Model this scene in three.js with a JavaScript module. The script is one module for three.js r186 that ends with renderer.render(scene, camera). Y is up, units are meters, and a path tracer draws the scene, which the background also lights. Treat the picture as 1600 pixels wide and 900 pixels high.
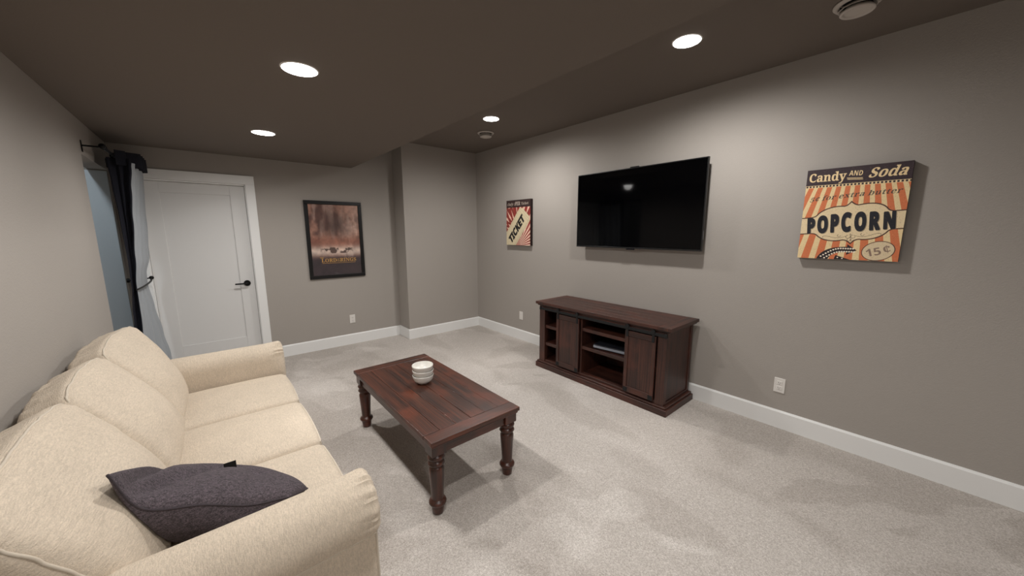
import * as THREE from 'three';
import { mergeGeometries, toCreasedNormals } from 'three/addons/utils/BufferGeometryUtils.js';
import { RoundedBoxGeometry } from 'three/addons/geometries/RoundedBoxGeometry.js';

// ---------------------------------------------------------------- camera, light level
const scene = new THREE.Scene();
scene.background = new THREE.Color(0x000000);
const camera = new THREE.PerspectiveCamera(2 * Math.atan(450 / 556.74) * 180 / Math.PI, 16 / 9, 0.05, 60);
camera.position.set(0, 1.5, 0);
camera.rotation.order = 'YXZ';
camera.rotation.set(-0.1589, -0.7024, -0.0024);
scene.add(camera);
const renderer = new THREE.WebGLRenderer({ antialias: true });
renderer.toneMapping = THREE.LinearToneMapping;
renderer.toneMappingExposure = 1.0;
renderer.shadowMap.enabled = true;
const LAMP_POWER = 5.7, LAMP_COLOUR = new THREE.Color(1.0, 0.97, 0.935);
// recessed lamps: two rows, one in the low soffit, one in the higher ceiling (x, ceiling height, z)
const CEIL = 2.648, SOFF = 2.296;
const LAMPS = [[0.438, SOFF, -2.148], [0.438, SOFF, -3.655], [2.373, CEIL, -1.135], [2.373, CEIL, -3.131], [0.438, SOFF, -0.64], [0.438, SOFF, 0.867], [0.438, SOFF, 2.37], [-0.93, CEIL, -3.75]];
const LEVEL = [1.25, 1.25, 1.8, 1.8, 1.2, 1.1, 1.1, 0.75];                         // the soffit row and the ceiling row hang on two dimmers

// ---------------------------------------------------------------- room dimensions
const XR = 3.209, XL = -0.62, ZB = -4.94, ZP = -4.627, XP = 2.035, XS = 1.497, ZF = 3.2, HB = 0.139;

// ---------------------------------------------------------------- helpers
let seed = 7;
const rnd = () => { seed = (seed * 1664525 + 1013904223) >>> 0; return seed / 4294967296; };
const used = {};
function numbered(n) { const k = used[n] = (used[n] ?? -1) + 1; return k ? n + '_' + String(k).padStart(3, '0') : n; }
function shadowy(o) { o.traverse((m) => { if (m.isMesh) { m.castShadow = true; m.receiveShadow = true; } }); return o; }
function tag(o, label, category, group) { o.userData.label = label; o.userData.category = category; if (group) o.userData.group = group; return o; }
function thing(name, label, category, [x, y, z] = [0, 0, 0], turn = 0, group) {
  const o = new THREE.Group(); o.name = numbered(name); scene.add(o);
  o.position.set(x, y, z); o.rotation.y = turn; return tag(o, label, category, group);
}
const flat = (g) => { const r = g.index ? g.toNonIndexed() : g; for (const k of Object.keys(r.attributes)) if (!['position', 'normal', 'uv'].includes(k)) r.deleteAttribute(k); return r; };
const merge = (list) => list.length === 1 ? flat(list[0]) : mergeGeometries(list.map(flat));
function obj(name, geos, mat, parent = scene) {
  const m = new THREE.Mesh(merge(Array.isArray(geos) ? geos : [geos]), mat);
  m.name = parent === scene ? numbered(name) : name; m.castShadow = m.receiveShadow = true; parent.add(m); return m;
}
function part(name, geos, mat, parent) {                                   // numbers repeats among one parent's children
  let n = name, k = 0; while (parent.children.some((c) => c.name === n)) n = name + '_' + String(++k).padStart(3, '0');
  return obj(n, geos, mat, parent);
}
function struct(name, geos, mat) { const m = obj(name, geos, mat); m.userData.kind = 'structure'; return m; }
function structGroup(name, pos = [0, 0, 0]) { const g = new THREE.Group(); g.name = numbered(name); g.position.set(...pos); g.userData.kind = 'structure'; scene.add(g); return g; }
// uv in metres from the dominant axis of every triangle, u along the grain axis
function uvs(geo, grain = 'x', ou = 0, ov = 0) {
  const g = flat(geo), p = g.attributes.position, uv = new Float32Array(p.count * 2), a = new THREE.Vector3(), b = new THREE.Vector3(), c = new THREE.Vector3();
  const gi = 'xyz'.indexOf(grain);
  for (let i = 0; i < p.count; i += 3) {
    a.fromBufferAttribute(p, i); b.fromBufferAttribute(p, i + 1); c.fromBufferAttribute(p, i + 2);
    const n = b.clone().sub(a).cross(c.clone().sub(a)).toArray().map(Math.abs);
    const ax = n[0] >= n[1] && n[0] >= n[2] ? 0 : n[1] >= n[2] ? 1 : 2;
    let [s, t] = [0, 1, 2].filter((k) => k !== ax); if (t === gi) [s, t] = [t, s];
    [a, b, c].forEach((v, k) => { const e = v.toArray(); uv[(i + k) * 2] = e[s] + ou; uv[(i + k) * 2 + 1] = e[t] + ov; });
  }
  g.setAttribute('uv', new THREE.BufferAttribute(uv, 2)); return g;
}
// box from two corners; r rounds the edges
function bx(x0, x1, y0, y1, z0, z1, r = 0, grain = 'x', wander = false) {
  const w = x1 - x0, h = y1 - y0, d = z1 - z0;
  const g = r > 0 ? new RoundedBoxGeometry(w, h, d, 2, Math.min(r, w / 2.01, h / 2.01, d / 2.01)) : new THREE.BoxGeometry(w, h, d);
  g.translate((x0 + x1) / 2, (y0 + y1) / 2, (z0 + z1) / 2);
  return uvs(g, grain, wander ? rnd() * 3 : 0, wander ? rnd() * 3 : 0);
}
const V = (x, y, z) => new THREE.Vector3(x, y, z);
function tube(points, r, seg = 40, closed = false, rs = 8) {
  return flat(new THREE.TubeGeometry(new THREE.CatmullRomCurve3(points, closed, 'catmullrom', 0.5), seg, r, rs, closed));
}
function rod(a, b, r, rs = 16) {
  const d = b.clone().sub(a), g = new THREE.CylinderGeometry(r, r, d.length(), rs);
  g.applyQuaternion(new THREE.Quaternion().setFromUnitVectors(V(0, 1, 0), d.normalize())); g.translate((a.x + b.x) / 2, (a.y + b.y) / 2, (a.z + b.z) / 2); return flat(g);
}
const lathe = (pts, seg = 40) => flat(new THREE.LatheGeometry(pts.map(([r, y]) => new THREE.Vector2(r, y)), seg));
const sm = (a, b, t) => { t = Math.min(1, Math.max(0, (t - a) / (b - a))); return t * t * (3 - 2 * t); };
const lerp = (a, b, t) => a + (b - a) * t;
function table(pts, x) {                                                    // piecewise smooth lookup, pts [[x, y], ...] ascending
  if (x <= pts[0][0]) return pts[0][1];
  for (let i = 1; i < pts.length; i++) if (x <= pts[i][0]) return lerp(pts[i - 1][1], pts[i][1], sm(pts[i - 1][0], pts[i][0], x));
  return pts[pts.length - 1][1];
}
// smooth normals over coincident vertices
function smoothAll(g) {
  g.computeVertexNormals(); const p = g.attributes.position, n = g.attributes.normal, m = new Map(), K = [];
  for (let i = 0; i < p.count; i++) { const k = Math.round(p.getX(i) * 2e4) + ',' + Math.round(p.getY(i) * 2e4) + ',' + Math.round(p.getZ(i) * 2e4); K.push(k); const s = m.get(k) || m.set(k, [0, 0, 0]).get(k); s[0] += n.getX(i); s[1] += n.getY(i); s[2] += n.getZ(i); }
  for (let i = 0; i < p.count; i++) { const s = m.get(K[i]), l = Math.hypot(...s) || 1; n.setXYZ(i, s[0] / l, s[1] / l, s[2] / l); }
  return g;
}
// rounded, deformable block
const roundPoint = (p, h, r) => {
  const q = [0, 1, 2].map((i) => Math.max(-(h[i] - r), Math.min(h[i] - r, p[i]))), d = p.map((v, i) => v - q[i]), l = Math.hypot(...d);
  return l < 1e-9 ? p : q.map((v, i) => v + d[i] / l * r);
};
function softBlock(w, h, d, r, nx, ny, nz, deform) {
  const g = new THREE.BoxGeometry(2, 2, 2, nx, ny, nz), p = g.attributes.position, uv = g.attributes.uv, H = [w / 2, h / 2, d / 2], n0 = g.attributes.normal;
  const sp = (t) => 0.55 * Math.sin(t * Math.PI / 2) + 0.45 * t;
  for (let i = 0; i < p.count; i++) {
    const q = [sp(p.getX(i)) * H[0], sp(p.getY(i)) * H[1], sp(p.getZ(i)) * H[2]], ax = [n0.getX(i), n0.getY(i), n0.getZ(i)].findIndex((v) => Math.abs(v) > 0.5);
    uv.setXY(i, ...(ax === 0 ? [q[2], q[1]] : ax === 1 ? [q[2], q[0]] : [q[0], q[1]]));
    p.setXYZ(i, ...deform(roundPoint(q, H, r)));
  }
  return flat(smoothAll(g));
}

// ---------------------------------------------------------------- tiling noise and textures
function lattice(px, py, s) {
  let k = s * 7919 + 13; const a = new Float32Array(px * py);
  for (let i = 0; i < a.length; i++) { k = (Math.imul(k, 1103515245) + 12345) & 0x7fffffff; k ^= k >> 11; a[i] = (k & 0xffff) / 65535; }
  return (u, v) => {
    const x = u * px, y = v * py, xi = Math.floor(x), yi = Math.floor(y), fx = x - xi, fy = y - yi, sx = fx * fx * (3 - 2 * fx), sy = fy * fy * (3 - 2 * fy);
    const x0 = ((xi % px) + px) % px, y0 = ((yi % py) + py) % py, x1 = (x0 + 1) % px, y1 = (y0 + 1) % py;
    return lerp(lerp(a[y0 * px + x0], a[y0 * px + x1], sx), lerp(a[y1 * px + x0], a[y1 * px + x1], sx), sy);
  };
}
function fbm(px, py, oct, s, gain = 0.5) {
  const L = []; for (let o = 0; o < oct; o++) L.push(lattice(px << o, py << o, s + o * 31));
  return (u, v) => { let a = 1, t = 0, w = 0; for (const l of L) { t += a * l(u, v); w += a; a *= gain; } return t / w; };
}
function tex(w, h, f, metresU, metresV, colour = true) {
  const d = new Uint8Array(w * h * 4);
  for (let y = 0; y < h; y++) for (let x = 0; x < w; x++) { const c = f((x + 0.5) / w, (y + 0.5) / h, x, y), i = (y * w + x) * 4; for (let k = 0; k < 3; k++) d[i + k] = Math.max(0, Math.min(255, (Array.isArray(c) ? c[k] : c) * 255)); d[i + 3] = 255; }
  const t = new THREE.DataTexture(d, w, h); t.wrapS = t.wrapT = THREE.RepeatWrapping; t.magFilter = THREE.LinearFilter; t.minFilter = THREE.LinearMipmapLinearFilter; t.generateMipmaps = true;
  if (colour) t.colorSpace = THREE.SRGBColorSpace; t.repeat.set(1 / metresU, 1 / metresV); t.needsUpdate = true; return t;
}
const mix3 = (a, b, t) => a.map((v, i) => lerp(v, b[i], t));
const std = (o) => new THREE.MeshStandardMaterial(o), phy = (o) => new THREE.MeshPhysicalMaterial(o);

// painted drywall: fine roller and orange-peel relief
const peelA = fbm(48, 48, 3, 5), peel = tex(512, 512, (u, v) => peelA(u, v), 0.26, 0.26, false);
const wallM = std({ color: new THREE.Color(0.362, 0.332, 0.302), roughness: 0.78, bumpMap: peel, bumpScale: 0.0005 });
const ceilM = std({ color: new THREE.Color(0.150, 0.124, 0.104), roughness: 0.9, bumpMap: peel, bumpScale: 0.0005 });
const trimM = std({ color: new THREE.Color(0.8, 0.8, 0.79), roughness: 0.42 });
const doorM = std({ color: new THREE.Color(0.69, 0.685, 0.675), roughness: 0.5 });
const jambM = std({ color: new THREE.Color(0.55, 0.59, 0.62), roughness: 0.6 });
const plasticM = std({ color: 0xdcd8d3, roughness: 0.4 });
const slotM = std({ color: 0x3a3634, roughness: 0.7 });
const blackMetalM = std({ color: 0x0c0b0b, roughness: 0.42, metalness: 0.6 });
const ironM = std({ color: 0x060607, roughness: 0.75 });

// carpet: short cut pile, speckled yarn, brushed lanes
const cE = fbm(5, 5, 2, 15), cF = fbm(4, 9, 3, 16), cA = fbm(3, 3, 4, 11), cB = fbm(430, 430, 2, 12, 0.7), cC = fbm(840, 840, 1, 13, 0.8), cD = fbm(2, 5, 3, 14);
const carpet = tex(2048, 2048, (u, v) => {
  const q = 0.05 * cA(v, u), lane = sm(0.4, 0.6, cA(u, v)) * 0.3 + sm(0.49, 0.54, cD(u + q, v + q)) * 0.3 + sm(0.5, 0.56, cF(u + v, v - u + q)) * sm(0.4, 0.6, cE(u, v)) * 0.4;
  const s = (cB(u, v) - 0.5) * 0.26 + (cC(u, v) - 0.5) * 0.34;
  const base = mix3([0.69, 0.66, 0.632], [0.798, 0.772, 0.748], lane);
  return base.map((b, i) => b * (1 + s * [0.62, 0.66, 0.7][i]));
}, 2.6, 2.6);
const carpetBump = tex(2048, 2048, (u, v) => cB(u, v) * 0.5 + cC(u, v) * 0.5, 2.6, 2.6, false);
const carpetM = std({ map: carpet, bumpMap: carpetBump, bumpScale: 0.002, roughness: 1 });

// dark cherry-stained wood, grain along u
const wA = fbm(3, 40, 4, 21), wB = fbm(6, 220, 2, 22), wC = fbm(4, 6, 3, 23), wD = fbm(90, 120, 2, 24);
function woodTex(dark, mid, red) {
  return tex(1024, 1024, (u, v) => {
    const w = 0.02 * wC(u, v), g = wA(u, v + w), f = wB(u, v + w), b = wC(v, u);
    let c = mix3(dark, mid, sm(0.25, 0.75, g * 0.65 + f * 0.35)); c = mix3(c, red, sm(0.45, 0.75, b) * 0.75);
    const wear = sm(0.66, 0.74, wD(u, v)) * 0.12, k = 0.82 + 0.36 * f; return c.map((x) => x * k + wear * x);
  }, 1.1, 0.55);
}
const woodBump = tex(1024, 1024, (u, v) => wB(u, v + 0.02 * wC(u, v)) * 0.7 + wA(u, v) * 0.3, 1.1, 0.55, false);
const tableM = phy({ map: woodTex([0.17, 0.085, 0.058], [0.31, 0.158, 0.096], [0.375, 0.172, 0.092]), bumpMap: woodBump, bumpScale: 0.0008, roughness: 0.42, clearcoat: 0.25, clearcoatRoughness: 0.35 });
const tableDarkM = phy({ map: woodTex([0.16, 0.076, 0.048], [0.27, 0.128, 0.076], [0.325, 0.142, 0.08]), bumpMap: woodBump, bumpScale: 0.0008, roughness: 0.36, clearcoat: 0.3, clearcoatRoughness: 0.3 });
const standM = phy({ map: woodTex([0.16, 0.088, 0.07], [0.275, 0.155, 0.118], [0.31, 0.16, 0.115]), bumpMap: woodBump, bumpScale: 0.0008, roughness: 0.48, clearcoat: 0.12, clearcoatRoughness: 0.4 });

// beige chenille: slubby weft lines
const fA = fbm(40, 150, 2, 31, 0.6), fB = fbm(240, 240, 1, 32), fC = fbm(5, 5, 3, 33);
const beige = tex(1024, 1024, (u, v) => { const s = 0.96 + 0.12 * (fA(u, v) - 0.5) + 0.09 * (fB(u, v) - 0.5) + 0.05 * (fC(u, v) - 0.5); return [0.825 * s, 0.768 * s, 0.694 * s]; }, 0.4, 0.4);
const beigeBump = tex(1024, 1024, (u, v) => fA(u, v) * 0.7 + fB(u, v) * 0.3, 0.4, 0.4, false);
const sofaM = phy({ map: beige, bumpMap: beigeBump, bumpScale: 0.0012, roughness: 0.95, sheen: 0.25, sheenRoughness: 0.6, sheenColor: new THREE.Color(0.9, 0.82, 0.7) });
const sofaWeltM = phy({ color: new THREE.Color(0.58, 0.51, 0.42), roughness: 0.95 });
// charcoal melange
const gA = fbm(110, 130, 2, 41, 0.8), gB = fbm(30, 130, 2, 42);
const charcoal = tex(512, 512, (u, v) => { const s = 0.95 + 0.8 * (gA(u, v) - 0.5) + 0.5 * (gB(u, v) - 0.5); return [0.315 * s, 0.282 * s, 0.302 * s]; }, 0.25, 0.25);
const pillowM = phy({ map: charcoal, bumpMap: tex(512, 512, (u, v) => gA(u, v), 0.25, 0.25, false), bumpScale: 0.0012, roughness: 0.95 });
const navyM = phy({ color: new THREE.Color(0.002, 0.0025, 0.009), roughness: 0.9, bumpMap: peel, bumpScale: 0.0006 });
const paleM = phy({ color: new THREE.Color(0.35, 0.375, 0.40), roughness: 0.85, bumpMap: peel, bumpScale: 0.0006 });

// ---------------------------------------------------------------- the room shell
{
  const f = new THREE.BoxGeometry(XR - XL + 1.4, 0.1, ZF - ZB + 0.3); f.translate((XR + XL) / 2 - 0.5, -0.05, (ZF + ZB) / 2 - 0.05);
  struct('floor', uvs(f, 'z'), carpetM);
  struct('ceiling', bx(XS, XR, CEIL, CEIL + 0.15, ZB, ZF), ceilM);
  struct('ceiling_soffit', bx(XL, XS, SOFF, CEIL + 0.15, ZB, ZF, 0.004), ceilM);
  struct('ceiling_hall', bx(XL - 1.22, XL - 0.12, CEIL, CEIL + 0.15, ZB, -3.2), ceilM);
  struct('wall_right', bx(XR, XR + 0.12, 0, CEIL + 0.15, ZB - 0.12, ZF), wallM);
  struct('wall_front', bx(XL - 0.12, XR + 0.12, 0, CEIL + 0.15, ZF, ZF + 0.12), wallM);
  struct('wall_back', [bx(XL - 1.22, -0.462, 0, CEIL + 0.15, ZB - 0.12, ZB), bx(0.375, XR, 0, CEIL, ZB - 0.12, ZB), bx(-0.462, 0.375, 2.002, CEIL, ZB - 0.12, ZB)], wallM);
  struct('wall_bump', bx(XP, XR, 0, CEIL, ZB, ZP, 0.003), wallM);
  // left wall with the curtained opening near the back
  const O0 = -4.86, O1 = -3.985, OH = 2.045;
  struct('wall_left', [bx(XL - 0.12, XL, 0, CEIL + 0.15, O1, ZF), bx(XL - 0.12, XL, 0, CEIL + 0.15, ZB, O0), bx(XL - 0.12, XL, OH, CEIL + 0.15, O0, O1)], wallM);
  struct('trim_jamb', bx(XL - 0.16, XL - 0.004, 0, OH - 0.012, O0, O0 + 0.012), jambM);
  struct('wall_hall', [bx(XL - 1.22, XL - 1.1, 0, CEIL, ZB, -3.2), bx(XL - 1.1, XL - 0.12, 0, CEIL, -3.32, -3.2)], wallM);
  // baseboards with a small chamfer along the top
  const prof = new THREE.Shape([[0, 0], [0.016, 0], [0.016, HB - 0.012], [0.007, HB], [0, HB]].map((q) => new THREE.Vector2(...q)));
  const board = (len) => new THREE.ExtrudeGeometry(prof, { depth: len, bevelEnabled: false });
  const along = (x, z, len, turn) => { const g = board(len); g.rotateY(turn); g.translate(x, 0, z); return uvs(g); };
  struct('baseboard_right', along(XR, ZF, ZF - ZP, Math.PI), trimM);
  struct('baseboard_bump', [along(XR, ZP, XR - XP + 0.016, -Math.PI / 2), along(XP, ZP, ZP - ZB, Math.PI)], trimM);
  struct('baseboard_back', along(XP, ZB, XP - 0.455, -Math.PI / 2), trimM);
  struct('baseboard_left', along(XL, O1, ZF - O1, 0), trimM);
}
// ---------------------------------------------------------------- the door
{
  const d = structGroup('door_1', [0, 0, ZB - 0.045]);
  const [x0, x1, h] = [-0.45, 0.363, 1.99], T = 0.04;
  part('stile', bx(x0, -0.315, 0.01, h, -T, 0, 0.002), doorM, d); part('stile', bx(0.232, x1, 0.01, h, -T, 0, 0.002), doorM, d);
  part('rail', bx(-0.315, 0.232, 1.884, h, -T, 0, 0.002), doorM, d); part('rail', bx(-0.315, 0.232, 0.01, 0.31, -T, 0, 0.002), doorM, d);
  part('panel', bx(-0.315, 0.232, 0.31, 1.884, -T + 0.004, -0.011), doorM, d);
  const hd = part('lever_handle', [rod(V(0.292, 0.925, 0), V(0.292, 0.925, 0.012), 0.032, 28), rod(V(0.292, 0.925, 0.01), V(0.292, 0.925, 0.052), 0.011), new THREE.CapsuleGeometry(0.0085, 0.10, 6, 12).rotateZ(Math.PI / 2).translate(0.238, 0.925, 0.052)], blackMetalM, d);
  hd.userData.label = 'black lever handle on a round rose';
  const t = structGroup('trim_1', [0, 0, ZB]);
  part('casing_leg', bx(-0.548, -0.458, 0, 2.004, 0, 0.018, 0.003), trimM, t); part('casing_leg', bx(0.371, 0.455, 0, 2.004, 0, 0.018, 0.003), trimM, t);
  part('casing_head', bx(-0.548, 0.455, 2.004, 2.096, 0, 0.018, 0.003), trimM, t);
  part('door_jamb', [bx(-0.4615, -0.4515, 0, 2.0015, -0.118, 0), bx(0.3645, 0.3745, 0, 2.0015, -0.118, 0), bx(-0.4615, 0.3745, 1.9915, 2.0015, -0.118, 0)], trimM, t);
  part('door_stop', [bx(0.352, 0.3645, 0, 1.99, -0.118, -0.088), bx(-0.45, 0.3645, 1.978, 1.9915, -0.118, -0.088)], trimM, t);
}
// ---------------------------------------------------------------- recessed lamps
{
  const lensM = std({ color: 0xffffff, roughness: 0.6, emissive: LAMP_COLOUR, emissiveIntensity: 14 });
  const ringM = std({ color: 0xd8d4cf, roughness: 0.5 });
  const names = ['round recessed lamp in the low soffit, the middle one of its row, above the sofa', 'round recessed lamp in the low soffit nearest the white door', 'round recessed lamp in the high ceiling above the wall television', 'small round recessed lamp in the high ceiling beside the far round vent', 'round recessed lamp in the low soffit overhead, out of view', 'round recessed lamp in the low soffit just behind the viewer', 'round recessed lamp at the far end of the low soffit behind the viewer', 'cool white recessed lamp in the hall beyond the curtained opening'];
  LAMPS.forEach(([x, y, z], i) => {
    const t = thing('recessed_lamp', names[i], 'ceiling light', [x, y, z], 0, 'recessed lamps');
    part('trim_ring', lathe([[0.0755, -0.0005], [0.0765, -0.0025], [0.079, -0.0035], [0.084, -0.002], [0.085, -0.0005]], 48), ringM, t);
    part('lens', lathe([[0, -0.0075], [0.05, -0.007], [0.072, -0.0055], [0.0785, -0.004], [0.0785, -0.0015]], 48).scale(1, 1, 1), lensM, t);
    const l = new THREE.SpotLight(i === 7 ? new THREE.Color(0.8, 0.92, 1.0) : LAMP_COLOUR, LAMP_POWER * LEVEL[i], 0, 88 * Math.PI / 180, 0.55, 2); l.name = 'lamp_light'; l.position.y = -0.012; l.target.position.set(0, -1, 0); l.shadow.radius = 3.4; l.castShadow = true; t.add(l, l.target);
  });
}
// ---------------------------------------------------------------- ceiling vents
{
  const ventM = std({ color: 0xb9b2ab, roughness: 0.5 });
  const mk = (x, z, label) => {
    const t = thing('round_vent', label, 'vent', [x, CEIL, z], 0, 'round ceiling vents');
    part('flange', lathe([[0.072, -0.001], [0.098, -0.001], [0.1, -0.006], [0.092, -0.014], [0.082, -0.016], [0.072, -0.012], [0.072, -0.001]], 48), ventM, t);
    part('throat', lathe([[0.0718, -0.0015], [0.0718, -0.004], [0, -0.003]], 40), std({ color: 0x141211, roughness: 0.9 }), t);
    part('cone', lathe([[0.058, -0.014], [0.074, -0.027], [0.076, -0.031], [0.072, -0.031], [0.055, -0.018]], 48), ventM, t);
    part('damper_disc', lathe([[0, -0.024], [0.055, -0.026], [0.068, -0.04], [0.07, -0.046], [0.066, -0.05], [0.056, -0.05], [0.052, -0.046], [0.05, -0.0425], [0.03, -0.042], [0, -0.044]], 48), ventM, t);
    part('post', rod(V(0, -0.003, 0), V(0, -0.028, 0), 0.008), ventM, t);
    part('spoke', [0, 1, 2].map((k) => rod(V(0, -0.016, 0), V(0.072 * Math.cos(k * 2.094), -0.012, 0.072 * Math.sin(k * 2.094)), 0.003, 8)), ventM, t);
  };
  mk(2.655, -0.40, 'large-looking round white ceiling vent above the popcorn sign, cut by the frame edge');
  mk(2.645, -3.60, 'small round white ceiling vent near the bare corner, behind the recessed lamp');
}
// ---------------------------------------------------------------- wall plates
{
  function plate(name, label, pos, turn, kind) {
    const t = thing(name, label, kind === 'outlet' ? 'outlet' : 'wall plate', pos, turn);
    part('cover_plate', bx(-0.035, 0.035, -0.057, 0.057, 0, 0.006, 0.003), plasticM, t);
    if (kind === 'outlet') for (const s of [-1, 1]) {
      const f = part('receptacle', bx(-0.017, 0.017, s * 0.0195 - 0.0145, s * 0.0195 + 0.0145, 0.004, 0.008, 0.003), plasticM, t);
      part('slot', [bx(-0.0075, -0.0055, s * 0.0195 - 0.002, s * 0.0195 + 0.007, 0.0079, 0.0084), bx(0.0055, 0.0075, s * 0.0195 - 0.002, s * 0.0195 + 0.006, 0.0079, 0.0084), rod(V(0, s * 0.0195 - 0.008, 0.0078), V(0, s * 0.0195 - 0.008, 0.0084), 0.0024, 10)], slotM, f);
    } else part('insert', bx(-0.0165, 0.0165, -0.033, 0.033, 0.004, 0.0085, 0.002), plasticM, t);
    part('screw', rod(V(0, 0, 0.005), V(0, 0, 0.0068), 0.0028, 10), plasticM, t);
  }
  plate('wall_outlet', 'white duplex outlet on the grey wall between TV stand and popcorn sign', [XR, 0.335, -0.64], -Math.PI / 2, 'outlet');
  plate('wall_outlet', 'white duplex outlet low on the back wall under the framed poster', [1.374, 0.341, ZB], 0, 'outlet');
  plate('wall_plate', 'white blank-faced wall plate below the ticket sign', [XR, 0.342, -3.594], -Math.PI / 2, 'plate');
}
// ---------------------------------------------------------------- pictures
function canvasTex(w, h, draw) { const c = document.createElement('canvas'); c.width = w; c.height = h; draw(c.getContext('2d'), w, h); const t = new THREE.CanvasTexture(c); t.colorSpace = THREE.SRGBColorSpace; return t; }
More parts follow.
